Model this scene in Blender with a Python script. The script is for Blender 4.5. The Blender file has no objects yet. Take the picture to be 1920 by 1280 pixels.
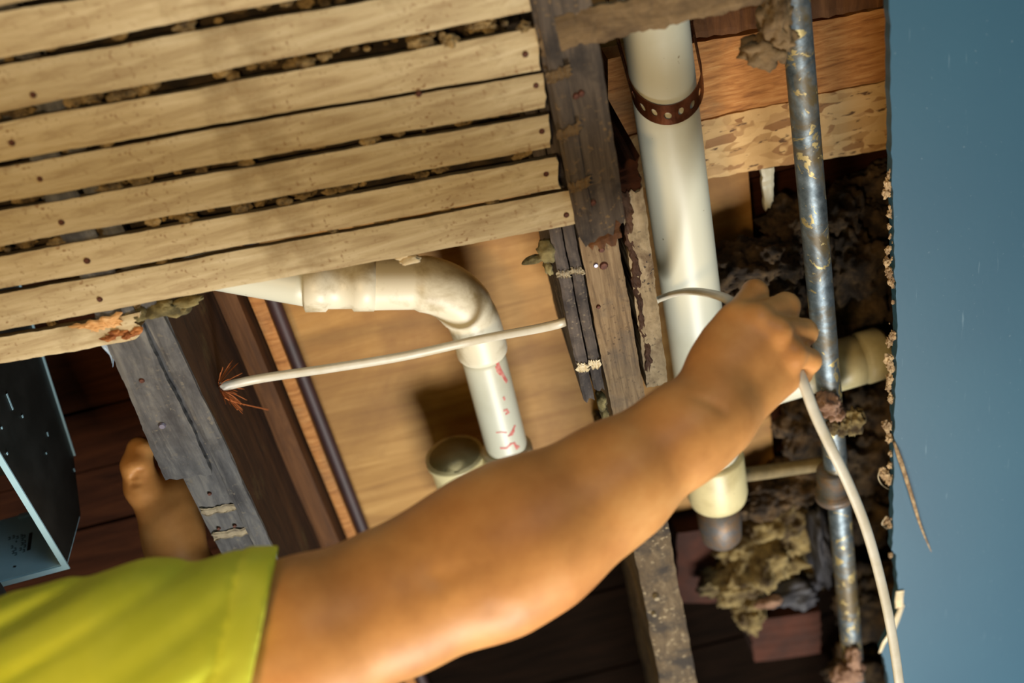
import bpy, math, random
import numpy as np
from mathutils import Matrix, Vector, noise as mnoise

# ------------------------------------------------------------------ camera
FPX = 2100.0                       # focal length in pixels of the 1920-wide frame
CEIL = 1.863                       # height of the joist undersides above the floor
HREL = 0.863                       # joist undersides above the lens
YC = np.array([740., 2960., FPX]); YC /= np.linalg.norm(YC)      # room axes seen from the camera
XC = np.array([2960., -740., 0.]); XC /= np.linalg.norm(XC)
ZC = np.cross(XC, YC)
sc = bpy.context.scene
col = sc.collection
cam_d = bpy.data.cameras.new('camera')
cam = bpy.data.objects.new('camera', cam_d); col.objects.link(cam)
cam_d.sensor_width = 36.0
cam_d.lens = FPX / 1920 * 36
cam_d.clip_start = 0.02
cam_d.dof.use_dof = True
cam_d.dof.focus_distance = 1.06
cam_d.dof.aperture_fstop = 2.6
R = Matrix(((XC[0], -XC[1], -XC[2]), (YC[0], -YC[1], -YC[2]), (ZC[0], -ZC[1], -ZC[2])))
cam.matrix_world = Matrix.Translation((0, 0, CEIL - HREL)) @ R.to_4x4()
sc.camera = cam

# ------------------------------------------------------------------ light
sc.view_settings.view_transform = 'Standard'
sc.view_settings.look = 'None'
sc.view_settings.gamma = 1.0
sc.view_settings.exposure = 0.0
world = bpy.data.worlds.new('world'); sc.world = world; world.use_nodes = True
world.node_tree.nodes['Background'].inputs[0].default_value = (0.5, 0.6, 0.7, 1)
world.node_tree.nodes['Background'].inputs[1].default_value = 0.02

def area(name, loc, target, sx, sy, power, color):
    d = bpy.data.lights.new(name, 'AREA'); d.shape = 'RECTANGLE'; d.size = sx; d.size_y = sy
    d.energy = power; d.color = color
    o = bpy.data.objects.new(name, d); col.objects.link(o)
    o.location = loc
    o.rotation_euler = (Vector(target) - Vector(loc)).to_track_quat('-Z', 'Y').to_euler()
    return o
# an added area light low ahead stands in for daylight, a warm work lamp low behind the camera
area('daylight_fill', (0.15, 2.05, 0.22), (0.0, 0.75, CEIL), 0.9, 0.6, 68, (1.0, 0.97, 0.92))
area('work_lamp', (-0.56, 0.08, 0.42), (-0.05, 0.6, CEIL), 0.30, 0.30, 13, (1.0, 0.68, 0.34))
area('front_fill', (0.9, -1.2, 0.9), (-0.2, 0.6, CEIL), 1.0, 0.8, 13, (0.66, 0.88, 1.0))  # added cool fill behind the camera, brightens the steel plate; no window there

# ------------------------------------------------------------------ helpers
rng = random.Random(7)
def ray(x, y):
    r = np.array([x - 960, y - 640, FPX]) / FPX
    return np.array([r @ XC, r @ YC, r @ ZC])
def PZ(x, y, z):            # the point seen at (x, y) lying z above the joist undersides
    r = ray(x, y); p = r * (HREL + z) / r[2]
    return np.array([p[0], p[1], CEIL + z])
def PD(x, y, d):            # the point seen at (x, y), d metres deep
    p = ray(x, y) * d
    return np.array([p[0], p[1], p[2] + CEIL - HREL])
def PX(x, y, X):            # the point seen at (x, y) on the upright plane x = X
    r = ray(x, y); p = r * X / r[0]
    return np.array([p[0], p[1], p[2] + CEIL - HREL])
def W(x, y, z):
    return np.array([x, y, CEIL + z])

def mk(name, V, F, mat, parent=None, smooth=False, bevel=None, origin=None):
    V = np.asarray(V, float)
    lo, hi = V.min(0), V.max(0)
    c = np.array([(lo[0] + hi[0]) / 2, (lo[1] + hi[1]) / 2, lo[2]]) if origin is None else np.array(origin)
    me = bpy.data.meshes.new(name)
    me.from_pydata((V - c).tolist(), [], F if isinstance(F, list) else F.tolist())
    me.update()
    mats = mat if isinstance(mat, (list, tuple)) else [mat]
    for m in mats: me.materials.append(m)
    if smooth:
        me.polygons.foreach_set('use_smooth', [True] * len(me.polygons))
    o = bpy.data.objects.new(name, me); col.objects.link(o)
    pl = np.zeros(3)
    if parent is not None:
        o.parent = parent
        q = parent
        while q is not None:
            pl = pl + np.array(q.location); q = q.parent
    o.location = (c - pl).tolist()
    if bevel:
        b = o.modifiers.new('bevel', 'BEVEL'); b.width = bevel; b.segments = 2; b.limit_method = 'ANGLE'
    return o
def empty(name, loc):
    o = bpy.data.objects.new(name, None); col.objects.link(o); o.location = list(loc); o.empty_display_size = .02
    return o
def tag(o, label, cat, group=None, kind=None):
    o['label'] = label; o['category'] = cat
    if group: o['group'] = group
    if kind: o['kind'] = kind
    return o
def struct(o):
    o['kind'] = 'structure'; return o
def join(parts):
    V, F, n = [], [], 0
    for v, f in parts:
        V.append(np.asarray(v)); F += [[i + n for i in q] for q in f]; n += len(v)
    return np.vstack(V), F
def boxm(lo, hi):
    (a, b, c), (d, e, f) = lo, hi
    V = [(a,b,c),(d,b,c),(d,e,c),(a,e,c),(a,b,f),(d,b,f),(d,e,f),(a,e,f)]
    F = [[0,3,2,1],[4,5,6,7],[0,1,5,4],[1,2,6,5],[2,3,7,6],[3,0,4,7]]
    return np.array(V, float), F

def wob(seed, amp):
    r = random.Random(seed)
    ks = [(r.uniform(2, 5), r.uniform(0, 7), 1.0), (r.uniform(8, 14), r.uniform(0, 7), .5), (r.uniform(25, 40), r.uniform(0, 7), .3)]
    return lambda t: amp * sum(a * math.sin(k * t * 6.28 + p) for k, p, a in ks)
def board(a0, a1, b0, b1, z0, z1, seed=0, n=40, m=6, edge=.0006, rough=.0004, jag=(0, 0), bev=.0012):
    """a board between two edges (a0-a1, b0-b1, plan points), underside z0 and top z1 over the joist undersides"""
    a0, a1, b0, b1 = [np.array(p[:2], float) for p in (a0, a1, b0, b1)]
    r = random.Random(seed)
    wa, wb, wz = wob(seed + 1, edge), wob(seed + 2, edge), wob(seed + 3, edge * .6)
    V, F = [], []
    k = 2 * (m + 1)
    ends = [[r.uniform(-1, 1) for _ in range(k)] for _ in range(2)]
    L = np.linalg.norm((a1 + b1 - a0 - b0) / 2); dirv = (a1 + b1 - a0 - b0) / 2 / L
    for i in range(n + 1):
        t = i / n
        pa, pb = a0 + (a1 - a0) * t, b0 + (b1 - b0) * t
        wv = (pb - pa) / np.linalg.norm(pb - pa)
        for j in range(k):
            top = j > m
            s = (2 * m + 1 - j) / m if top else j / m
            p = pa + (pb - pa) * s
            p = p + wv * (wa(t) * (1 - s) + wb(t) * s)
            z = (z1 if top else z0) + wz(t)
            if s in (0.0, 1.0): z += -bev if top else bev
            p = p + wv * r.uniform(-rough, rough)
            z += r.uniform(-rough, rough) * .6
            if i == 0 and jag[0]: p = p + dirv * ends[0][j] * jag[0]
            if i == n and jag[1]: p = p + dirv * ends[1][j] * jag[1]
            if i == n - 1 and jag[1]: p = p + dirv * ends[1][j] * jag[1] * .3
            V.append((p[0], p[1], CEIL + z))
    for i in range(n):
        for j in range(k):
            j2 = (j + 1) % k
            F.append([i * k + j, (i + 1) * k + j, (i + 1) * k + j2, i * k + j2])
    for base, flip in ((0, False), (n * k, True)):
        for j in range(m):
            q = [base + j, base + j + 1, base + 2 * m - j, base + 2 * m + 1 - j]
            F.append(q[::-1] if flip else q)
    return np.array(V), F

def frames(P):
    P = np.asarray(P, float); n = len(P)
    T = np.gradient(P, axis=0); T /= np.linalg.norm(T, axis=1)[:, None]
    N = np.zeros_like(P)
    u = np.array([0, 0, 1.]) if abs(T[0][2]) < .9 else np.array([1., 0, 0])
    u = u - T[0] * (u @ T[0]); N[0] = u / np.linalg.norm(u)
    for i in range(1, n):
        u = N[i - 1] - T[i] * (N[i - 1] @ T[i]); N[i] = u / np.linalg.norm(u)
    return T, N, np.cross(T, N)
def tube(P, rad, seg=24, caps=True, ell=1.0, inner=None):
    P = np.asarray(P, float); n = len(P)
    rad = np.broadcast_to(np.asarray(rad, float), (n,))
    T, N, B = frames(P)
    V, F = [], []
    for i in range(n):
        for j in range(seg):
            a = 2 * math.pi * j / seg
            V.append(P[i] + rad[i] * (N[i] * math.cos(a) * ell + B[i] * math.sin(a)))
    for i in range(n - 1):
        for j in range(seg):
            j2 = (j + 1) % seg
            F.append([i * seg + j, i * seg + j2, (i + 1) * seg + j2, (i + 1) * seg + j])
    if caps:
        F.append(list(range(seg))[::-1]); F.append([(n - 1) * seg + j for j in range(seg)])
    return np.array(V), F
def spline(pts, n=12):
    P = [np.asarray(p, float) for p in pts]
    P = [2 * P[0] - P[1]] + P + [2 * P[-1] - P[-2]]
    out = []
    for i in range(1, len(P) - 2):
        for k in range(n):
            t = k / n
            out.append(.5 * (2 * P[i] + (P[i+1] - P[i-1]) * t + (2*P[i-1] - 5*P[i] + 4*P[i+1] - P[i+2]) * t*t + (-P[i-1] + 3*P[i] - 3*P[i+1] + P[i+2]) * t**3))
    out.append(P[-2])
    return np.array(out)
_ico = {}
def ico(sub):
    if sub not in _ico:
        import bmesh
        bm = bmesh.new(); bmesh.ops.create_icosphere(bm, subdivisions=sub, radius=1)
        _ico[sub] = (np.array([v.co[:] for v in bm.verts]), [[v.index for v in f.verts] for f in bm.faces]); bm.free()
    return _ico[sub]
def lump(c, r, sub=3, amp=.35, freq=2.5, seed=0, fine=.0):
    """a ragged lump: r is a radius or three"""
    V, F = ico(sub)
    out = []
    off = Vector((seed * 3.7, seed * 1.3, -seed * 2.1))
    rr = np.broadcast_to(np.asarray(r, float), (3,))
    for v in V:
        q = Vector(v) * freq + off
        d = 1 + amp * mnoise.fractal(q, 1.0, 2.0, 2) * 1.2
        if fine: d += fine * mnoise.fractal(q * 4.5, .55, 2.1, 4)
        out.append(np.array(c) + v * d * rr)
    return np.array(out), F

# ------------------------------------------------------------------ materials
def S(r, g, b):
    f = lambda c: (c / 255 / 12.92) if c / 255 <= .04045 else ((c / 255 + .055) / 1.055) ** 2.4
    return (f(r), f(g), f(b), 1)
class NT:
    def __init__(s, name):
        s.m = bpy.data.materials.new(name); s.m.use_nodes = True
        s.t = s.m.node_tree; s.b = s.t.nodes['Principled BSDF']
        s.tc = s.t.nodes.new('ShaderNodeTexCoord')
    def n(s, kind, **kw):
        o = s.t.nodes.new(kind)
        for k, v in kw.items(): setattr(o, k, v)
        return o
    def l(s, a, b): s.t.links.new(a, b)
    def mapping(s, scale, rot=(0, 0, 0)):
        m = s.n('ShaderNodeMapping'); s.l(s.tc.outputs['Object'], m.inputs['Vector'])
        m.inputs['Scale'].default_value = scale; m.inputs['Rotation'].default_value = rot
        return m.outputs[0]
    def noise(s, vec, scale, detail=6, rough=.6, dist=0):
        o = s.n('ShaderNodeTexNoise'); s.l(vec, o.inputs['Vector'])
        o.inputs['Scale'].default_value = scale; o.inputs['Detail'].default_value = detail
        o.inputs['Roughness'].default_value = rough; o.inputs['Distortion'].default_value = dist
        return o.outputs['Fac']
    def ramp(s, fac, stops, interp='LINEAR'):
        o = s.n('ShaderNodeValToRGB'); s.l(fac, o.inputs[0]); e = o.color_ramp.elements
        o.color_ramp.interpolation = interp
        while len(e) < len(stops): e.new(.5)
        for q, (p, c) in zip(e, stops): q.position = p; q.color = c if len(c) == 4 else (*c, 1)
        return o.outputs[0]
    def mix(s, fac, a, b, mode='MIX'):
        o = s.n('ShaderNodeMix', data_type='RGBA', blend_type=mode)
        if isinstance(fac, (int, float)): o.inputs[0].default_value = fac
        else: s.l(fac, o.inputs[0])
        for k, v in ((6, a), (7, b)):
            if isinstance(v, tuple): o.inputs[k].default_value = v
            else: s.l(v, o.inputs[k])
        return o.outputs[2]
    def bump(s, h, strength=.4, dist=.002):
        o = s.n('ShaderNodeBump'); s.l(h, o.inputs['Height'])
        o.inputs['Strength'].default_value = strength; o.inputs['Distance'].default_value = dist
        s.l(o.outputs[0], s.b.inputs['Normal'])
    def color(s, c):
        if isinstance(c, tuple): s.b.inputs['Base Color'].default_value = c
        else: s.l(c, s.b.inputs['Base Color'])
    def set(s, **kw):
        for k, v in kw.items(): s.b.inputs[k.replace('_', ' ')].default_value = v
        return s.m
G0, G1 = (0, 0, 0, 1), (1, 1, 1, 1)
def wood(name, dark, mid, light, grain=(1, 12, 12), scale=14, dirt=None, dirt_lo=.5, dirt_hi=.7, dirt_scale=5,
         speck=None, speck_scale=220, rough=.8, bump=.5, rnd=.12, rot=(0, 0, 0)):
    t = NT(name)
    v = t.mapping(grain, rot)
    g = t.noise(v, scale, 8, .65, .6)
    c = t.ramp(g, [(.28, dark), (.5, mid), (.72, light)])
    inf = t.n('ShaderNodeObjectInfo')
    o = t.mapping((1, 1, 1))
    if dirt:
        k = t.ramp(t.noise(o, dirt_scale, 6, .65, .4), [(dirt_lo, G0), (dirt_hi, G1)])
        c = t.mix(k, c, dirt)
    if speck:
        k = t.ramp(t.noise(o, speck_scale, 2, .5), [(.60, G0), (.68, G1)])
        k2 = t.ramp(t.noise(o, 16, 4, .6), [(.42, G0), (.62, G1)])
        kk = t.mix(1.0, k, k2, 'MULTIPLY')
        c = t.mix(kk, c, speck)
    if rnd:
        h = t.n('ShaderNodeHueSaturation'); t.l(c, h.inputs['Color'])
        mr = t.n('ShaderNodeMapRange'); t.l(inf.outputs['Random'], mr.inputs[0])
        mr.inputs['To Min'].default_value = 1 - rnd; mr.inputs['To Max'].default_value = 1 + rnd
        t.l(mr.outputs[0], h.inputs['Value']); c = h.outputs[0]
    t.color(c); t.bump(g, bump, .0015)
    return t.set(Roughness=rough, Specular_IOR_Level=.25)

M_lath = wood('lath_wood', S(150, 128, 94), S(184, 167, 130), S(204, 190, 156), grain=(1, 9, 9), scale=12, dirt=S(120, 98, 62),
              dirt_lo=.52, dirt_hi=.78, dirt_scale=9, speck=S(140, 112, 78), speck_scale=260, rnd=.08, bump=.3)
M_fresh = wood('split_wood', S(176, 126, 74), S(208, 160, 104), S(226, 188, 136), grain=(1, 14, 14), scale=16, rnd=0)
M_dark = wood('stained_furring_wood', S(44, 38, 33), S(72, 63, 54), S(98, 86, 72), grain=(12, 1, 12), scale=10, dirt=S(30, 27, 26),
              dirt_lo=.5, dirt_hi=.65, dirt_scale=14, speck=S(110, 90, 62), rnd=.1)
M_joistL = wood('grey_joist_wood', S(50, 50, 52), S(84, 84, 84), S(116, 114, 108), grain=(9, 1.5, 9), scale=10, dirt=S(46, 44, 46),
                dirt_lo=.5, dirt_hi=.7, dirt_scale=12, speck=S(108, 102, 90), rnd=.06)
M_joistR = wood('weathered_joist_wood', S(72, 58, 42), S(116, 96, 70), S(142, 122, 92), grain=(16, 1, 16), scale=14, dirt=S(70, 66, 62),
                dirt_lo=.5, dirt_hi=.7, dirt_scale=12, speck=S(58, 46, 34), rnd=.06)
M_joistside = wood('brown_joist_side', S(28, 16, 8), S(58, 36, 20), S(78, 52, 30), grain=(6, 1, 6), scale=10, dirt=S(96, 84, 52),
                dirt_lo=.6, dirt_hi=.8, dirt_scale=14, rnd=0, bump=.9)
M_joistR2 = wood('dusty_joist_wood', S(58, 48, 36), S(88, 74, 54), S(112, 98, 76), grain=(6, 2, 6), scale=14, dirt=S(48, 42, 36),
                dirt_lo=.46, dirt_hi=.62, dirt_scale=22, speck=S(150, 136, 108), speck_scale=160, rnd=0)
M_lathedge = wood('dark_lath_edge', S(58, 44, 24), S(84, 66, 38), S(108, 86, 52), grain=(1, 9, 9), scale=10, rnd=.1)  # darker wood tone for the side faces of the laths
M_strip = wood('sooty_strip_wood', S(46, 42, 40), S(78, 70, 64), S(108, 98, 88), grain=(10, 1.5, 10), scale=9, dirt=S(40, 36, 36),
               dirt_lo=.48, dirt_hi=.62, dirt_scale=18, speck=S(120, 108, 90), rnd=.1)
M_speck = wood('speckled_wood', S(98, 84, 62), S(134, 118, 90), S(158, 142, 114), grain=(6, 2, 6), scale=12, dirt=S(84, 66, 46),
               dirt_lo=.52, dirt_hi=.66, dirt_scale=20, speck=S(48, 40, 34), speck_scale=260, rnd=0)
M_brown = wood('brown_wood', S(52, 30, 14), S(92, 58, 28), S(118, 78, 42), grain=(9, 1, 9), scale=8, rnd=.15)
M_ply = wood('plywood', S(132, 92, 38), S(160, 118, 56), S(184, 143, 80), grain=(1, 9, 1), scale=5, dirt=S(124, 84, 34),
             dirt_lo=.45, dirt_hi=.75, dirt_scale=6, rnd=0, bump=.1, rough=.6)
M_lumber = wood('blocking_lumber', S(120, 74, 36), S(172, 116, 62), S(196, 146, 88), grain=(2, 16, 2), scale=14, dirt=S(110, 92, 66),
                dirt_lo=.5, dirt_hi=.75, dirt_scale=7, rnd=0)
M_batten = wood('grey_brown_batten', S(70, 54, 34), S(104, 84, 56), S(128, 106, 74), grain=(2, 8, 8), scale=9, dirt=S(62, 46, 28),
                dirt_lo=.48, dirt_hi=.7, dirt_scale=20, rnd=0)
M_deckshade = wood('shaded_subfloor_boards', S(8, 4, 2), S(15, 8, 4), S(22, 12, 6), grain=(1, 8, 8), scale=8, rnd=0, rough=1)  # rear floorboards: deep shade painted in as a near-black wood colour
M_deckshade.node_tree.nodes['Principled BSDF'].inputs['Specular IOR Level'].default_value = .05
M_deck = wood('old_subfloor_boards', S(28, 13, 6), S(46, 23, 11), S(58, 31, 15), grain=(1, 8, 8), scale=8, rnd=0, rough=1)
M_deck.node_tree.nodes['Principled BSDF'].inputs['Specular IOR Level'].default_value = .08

def m_osb():
    t = NT('strand_board'); v = t.mapping((1, 1, 1))
    def vor(rot, off):
        mp = t.mapping((26, 95, 1), (0, 0, rot))
        vo = t.n('ShaderNodeTexVoronoi'); vo.inputs['Scale'].default_value = 1; vo.inputs['Randomness'].default_value = 1
        nn = t.n('ShaderNodeTexNoise'); t.l(mp, nn.inputs['Vector']); nn.inputs['Scale'].default_value = .5
        sc_ = t.n('ShaderNodeVectorMath', operation='SCALE'); t.l(nn.outputs['Color'], sc_.inputs[0]); sc_.inputs['Scale'].default_value = 1.4
        d = t.n('ShaderNodeVectorMath', operation='ADD'); t.l(mp, d.inputs[0]); t.l(sc_.outputs[0], d.inputs[1]); t.l(d.outputs[0], vo.inputs['Vector'])
        return vo
    va, vb, vc = vor(.35, 0), vor(-.7, 3), vor(1.2, 7)
    stops = [(.1, S(140, 98, 52)), (.35, S(186, 148, 92)), (.6, S(204, 168, 112)), (.9, S(160, 120, 70))]
    ca, cb, cc = t.ramp(va.outputs['Color'], stops), t.ramp(vb.outputs['Color'], stops), t.ramp(vc.outputs['Color'], stops)
    k1 = t.ramp(t.noise(v, 26, 2, .5), [(.49, G0), (.51, G1)])
    k2 = t.ramp(t.noise(t.mapping((1, 1, 1), (1, 0, 2)), 30, 2, .5), [(.53, G0), (.55, G1)])
    c = t.mix(k2, t.mix(k1, ca, cb), cc)
    k = t.ramp(t.noise(t.mapping((1, 3, 1), (0, 0, -.5)), 50, 3, .6), [(.60, G0), (.66, G1)])
    c = t.mix(k, c, S(92, 62, 30))
    t.color(c); t.bump(va.outputs['Distance'], .4, .002)
    return t.set(Roughness=.75)
M_osb = m_osb()
def m_pvc(name, base, dirt, lo=.55, hi=.8, scale=14, rough=.42):
    t = NT(name); o = t.mapping((1, 1, 1))
    k = t.ramp(t.noise(o, scale, 5, .6, .3), [(lo, G0), (hi, G1)])
    c = t.mix(k, base, dirt)
    k2 = t.ramp(t.noise(o, 130, 2, .5), [(.75, G0), (.80, G1)])
    c = t.mix(k2, c, S(150, 142, 116))
    t.color(c)
    return t.set(Roughness=rough, Specular_IOR_Level=.5)
M_pvc = m_pvc('white_pvc', S(206, 207, 188), S(186, 182, 154), .5, .85, 7)
M_pvcd = m_pvc('stained_pvc', S(222, 217, 194), S(160, 144, 104), .48, .74, 26)
M_hub = m_pvc('cream_pvc', S(206, 196, 150), S(160, 146, 100), .45, .8, 20)
def simple(name, c, rough=.6, metal=0, nscale=0, c2=None, bump=0, lo=.4, hi=.65, detail=5):
    t = NT(name)
    if nscale:
        f = t.noise(t.mapping((1, 1, 1)), nscale, detail, .6)
        t.color(t.ramp(f, [(lo, c), (hi, c2)]))
        if bump: t.bump(f, bump, .003)
    else: t.color(c)
    return t.set(Roughness=rough, Metallic=metal)
def m_galv():
    t = NT('galvanized_steel'); o = t.mapping((1, 1, 1))
    f = t.noise(o, 70, 6, .7)
    c = t.ramp(f, [(.3, S(70, 80, 86)), (.5, S(104, 116, 122)), (.68, S(134, 146, 152))])
    k = t.ramp(t.noise(o, 17, 5, .65, .8), [(.47, G0), (.60, G1)])
    c = t.mix(k, c, S(92, 80, 54))
    k2 = t.ramp(t.noise(o, 42, 4, .6, 1.5), [(.58, G0), (.61, G1)])
    c = t.mix(k2, c, S(178, 160, 108))
    t.color(c); t.bump(f, .25, .001)
    inv = t.mix(k, (.75, .75, .75, 1), (.2, .2, .2, 1)); t.l(inv, t.b.inputs['Metallic'])
    return t.set(Roughness=.5)
M_galv = m_galv()
M_iron = simple('old_iron', S(92, 92, 92), .55, .5, 60, S(120, 96, 70), .3)
M_dust = simple('dark_dust', S(26, 19, 11), 1, 0, 50, S(64, 50, 28), .8, .4, .7)
M_dusty = simple('dusty_tan_pipe', S(104, 92, 62), .8, 0, 40, S(132, 116, 80))
M_strap = simple('copper_strap', S(92, 52, 32), .38, .75, 40, S(140, 84, 54), .15)
M_cable = simple('white_cable_jacket', S(206, 202, 186), .4, 0, 30, S(190, 182, 158), 0)
M_cream = simple('cream_paper', S(206, 188, 148), .9, 0, 60, S(226, 214, 184), .3)
M_crumb = simple('gypsum_paper_crumbs', S(120, 96, 68), .95, 0, 90, S(186, 160, 120), .6)
M_debris = simple('plaster_crumbs', S(64, 50, 28), .95, 0, 60, S(158, 134, 88), .5, .38, .66)
M_olive = simple('olive_fibre', S(70, 62, 34), 1, 0, 60, S(132, 120, 78), .8)
M_ins = simple('brown_fibre_insulation', S(34, 25, 15), 1, 0, 55, S(92, 72, 46), 1.0, .40, .70)
M_inst = simple('tan_fibre_insulation', S(60, 47, 26), 1, 0, 34, S(134, 118, 76), 1.0, .40, .62)
M_pink = simple('pinkish_fibre', S(110, 82, 64), 1, 0, 70, S(150, 120, 98), .8)
M_tar = simple('tar_paper', S(30, 30, 34), .7, 0, 20, S(52, 52, 58), .3)
M_red = simple('red_brown_wood', S(46, 19, 6), .95, 0, 20, S(66, 29, 10), .2)
M_maroon = simple('maroon_pipe', S(42, 20, 20), .6, 0, 20, S(54, 28, 28))
M_rust = simple('rusty_nail', S(70, 38, 26), .7, .4, 200, S(98, 56, 38))
M_steelnail = simple('steel_nail', S(128, 124, 140), .4, .7)
M_mark = simple('red_ink', S(204, 96, 90), .6, 0, 160, S(214, 150, 138))
M_black = simple('black_ink', S(38, 36, 34), .6)
M_splinter = simple('orange_splinters', S(176, 96, 40), .8)
M_lip = simple('zinc_sheet', S(160, 202, 220), .4, .05, 40, S(168, 208, 224))
M_sheet = simple('dark_steel_sheet', S(52, 56, 54), .45, .6, 30, S(64, 68, 66))
M_bluebit = simple('pale_plastic_film', S(150, 170, 190), .4)
M_wall = simple('plaster_wall', S(140, 130, 118), .9, 0, 3, S(130, 120, 108))
M_floor = simple('bare_floor', S(92, 78, 62), .8, 0, 4, S(80, 68, 54))
def m_blue():
    t = NT('blue_painted_plasterboard'); o = t.mapping((1, 1, 1))
    f = t.noise(o, 3, 4, .5)
    c = t.ramp(f, [(.35, S(34, 77, 99)), (.65, S(38, 83, 104))])
    k = t.ramp(t.noise(t.mapping((30, 2, 1), (0, 0, .25)), 9, 3, .6), [(.68, G0), (.74, G1)])
    k = t.mix(1.0, k, (.16, .16, .16, 1), 'MULTIPLY')
    c = t.mix(k, c, S(150, 178, 190))
    k2 = t.ramp(t.noise(o, 260, 1, .5), [(.74, G0), (.78, G1)])
    k2 = t.mix(1.0, k2, (.12, .12, .12, 1), 'MULTIPLY')
    c = t.mix(k2, c, S(160, 180, 186))
    t.color(c); t.bump(t.noise(o, 160, 3, .5), .06, .001)
    return t.set(Roughness=.5)
M_blue = m_blue()
def m_skin():
    t = NT('skin'); o = t.mapping((1, 1, 1))
    c = t.ramp(t.noise(o, 16, 5, .6), [(.32, S(176, 122, 66)), (.55, S(200, 144, 82)), (.72, S(212, 160, 98))])
    k = t.ramp(t.noise(o, 7, 3, .5), [(.5, G0), (.75, G1)])
    k = t.mix(1.0, k, (.35, .35, .35, 1), 'MULTIPLY')
    c = t.mix(k, c, S(202, 120, 60))
    t.color(c); t.bump(t.noise(o, 320, 3, .6), .12, .0008)
    m = t.set(Roughness=.5, Specular_IOR_Level=.35, Subsurface_Weight=.06, Subsurface_Scale=.02)
    t.b.inputs['Subsurface Radius'].default_value = (1, .35, .15)
    return m
M_skin = m_skin()
M_shirt = simple('lime_cotton', S(192, 198, 46), .9, 0, 30, S(200, 205, 56), .05)
M_hem = simple('lime_cotton_hem', S(206, 210, 54), .9, 0, 30, S(212, 216, 66), .05)
M_trouser = simple('dark_denim', S(44, 52, 70), .9)
M_hair = simple('black_hair', S(26, 22, 20), .6)
M_shoe = simple('brown_leather', S(70, 48, 32), .5)

# ------------------------------------------------------------------ the room
X0, X1, Y0, Y1 = -1.7, 1.7, -1.3, 2.6
struct(mk('floor', *boxm((X0 - .1, Y0 - .1, -.1), (X1 + .1, Y1 + .1, 0)), M_floor))
TOP = CEIL + .26
struct(mk('wall_left', *boxm((X0 - .1, Y0, 0), (X0, Y1, TOP)), M_wall))
struct(mk('wall_right', *boxm((X1, Y0, 0), (X1 + .1, Y1, TOP)), M_wall))
struct(mk('wall_back', *boxm((X0 - .1, Y1, 0), (X1 + .1, Y1 + .1, TOP)), M_wall))
struct(mk('wall_front', *boxm((X0 - .1, Y0 - .1, 0), (X1 + .1, Y0, TOP)), M_wall))
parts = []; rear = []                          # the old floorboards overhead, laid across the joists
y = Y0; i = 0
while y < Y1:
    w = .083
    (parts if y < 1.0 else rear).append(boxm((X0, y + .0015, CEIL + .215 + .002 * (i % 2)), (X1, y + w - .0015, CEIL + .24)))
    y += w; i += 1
parts.append(boxm((X0, Y0, CEIL + .24), (X1, Y1, CEIL + .26)))
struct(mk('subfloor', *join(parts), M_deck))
struct(mk('subfloor', *join(rear), M_deckshade))

# the blue plasterboard ceiling with its cut edge
edge_px = [(1666, -260), (1667, -60), (1669, 100), (1671, 240), (1673, 330), (1675, 420), (1677, 500), (1680, 545), (1682, 600), (1681, 660), (1679, 720), (1677, 790),
           (1676, 860), (1675, 960), (1672, 1030), (1680, 1040), (1683, 1110), (1676, 1170), (1653, 1222), (1664, 1262), (1672, 1330), (1690, 1500)]
ex = [PZ(px, py, -.012) for px, py in edge_px]
pts = []
er = random.Random(3)
for a, b in zip(ex[:-1], ex[1:]):
    for k in range(6):
        p = a + (b - a) * k / 6; pts.append((p[0] + er.uniform(-.0009, .0009), p[1]))
pts.append((ex[-1][0], ex[-1][1]))
pts = [(ex[0][0], Y0)] + pts + [(ex[-1][0], Y1)]
V, F = [], []
n = len(pts)
for (px, py) in pts:
    V += [(px, py, CEIL - .012), (px + .0006, py, CEIL), (X1, py, CEIL), (X1, py, CEIL - .012)]
for i in range(n - 1):
    a, b = 4 * i, 4 * i + 4
    F += [[a, b, b + 1, a + 1], [a + 1, b + 1, b + 2, a + 2], [a, a + 3, b + 3, b]]
ceil_o = struct(mk('ceiling', V, F, M_blue))
ceil_o['label'] = 'blue painted plasterboard ceiling with a ragged cut edge'
parts = []
def crumb(px, py, r, z=-.008, sub=2, s=0):
    r *= .72
    parts.append(lump(PZ(px, py, z), (r * .8, r * 1.4, r * .7), sub, .5, 2.0, s, .35))
cr = random.Random(11)
for px, py, r in [(1665, 345, .006), (1661, 362, .005), (1668, 330, .004), (1668, 400, .004), (1667, 425, .003), (1664, 470, .004), (1662, 492, .005), (1667, 510, .006), (1672, 525, .006),
                  (1676, 533, .004), (1668, 640, .006), (1674, 628, .005), (1666, 675, .007), (1670, 688, .006), (1668, 710, .006), (1666, 725, .005), (1670, 748, .005), (1664, 800, .007), (1668, 820, .006),
                  (1661, 795, .006), (1670, 850, .004), (1668, 872, .004), (1660, 890, .007), (1654, 885, .006), (1666, 902, .005), (1662, 975, .005), (1668, 985, .004), (1670, 1040, .004),
                  (1658, 980, .003), (1676, 960, .003)]:
    crumb(px, py, r, -.006, 3, cr.uniform(0, 50))
for k in range(34):
    py = cr.uniform(320, 1000); crumb(1672 + cr.uniform(-5, 3), py, cr.uniform(.001, .0028), -.007, 1, cr.uniform(0, 99))
mk('torn_edge', *join(parts), M_crumb, ceil_o, smooth=False)
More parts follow.
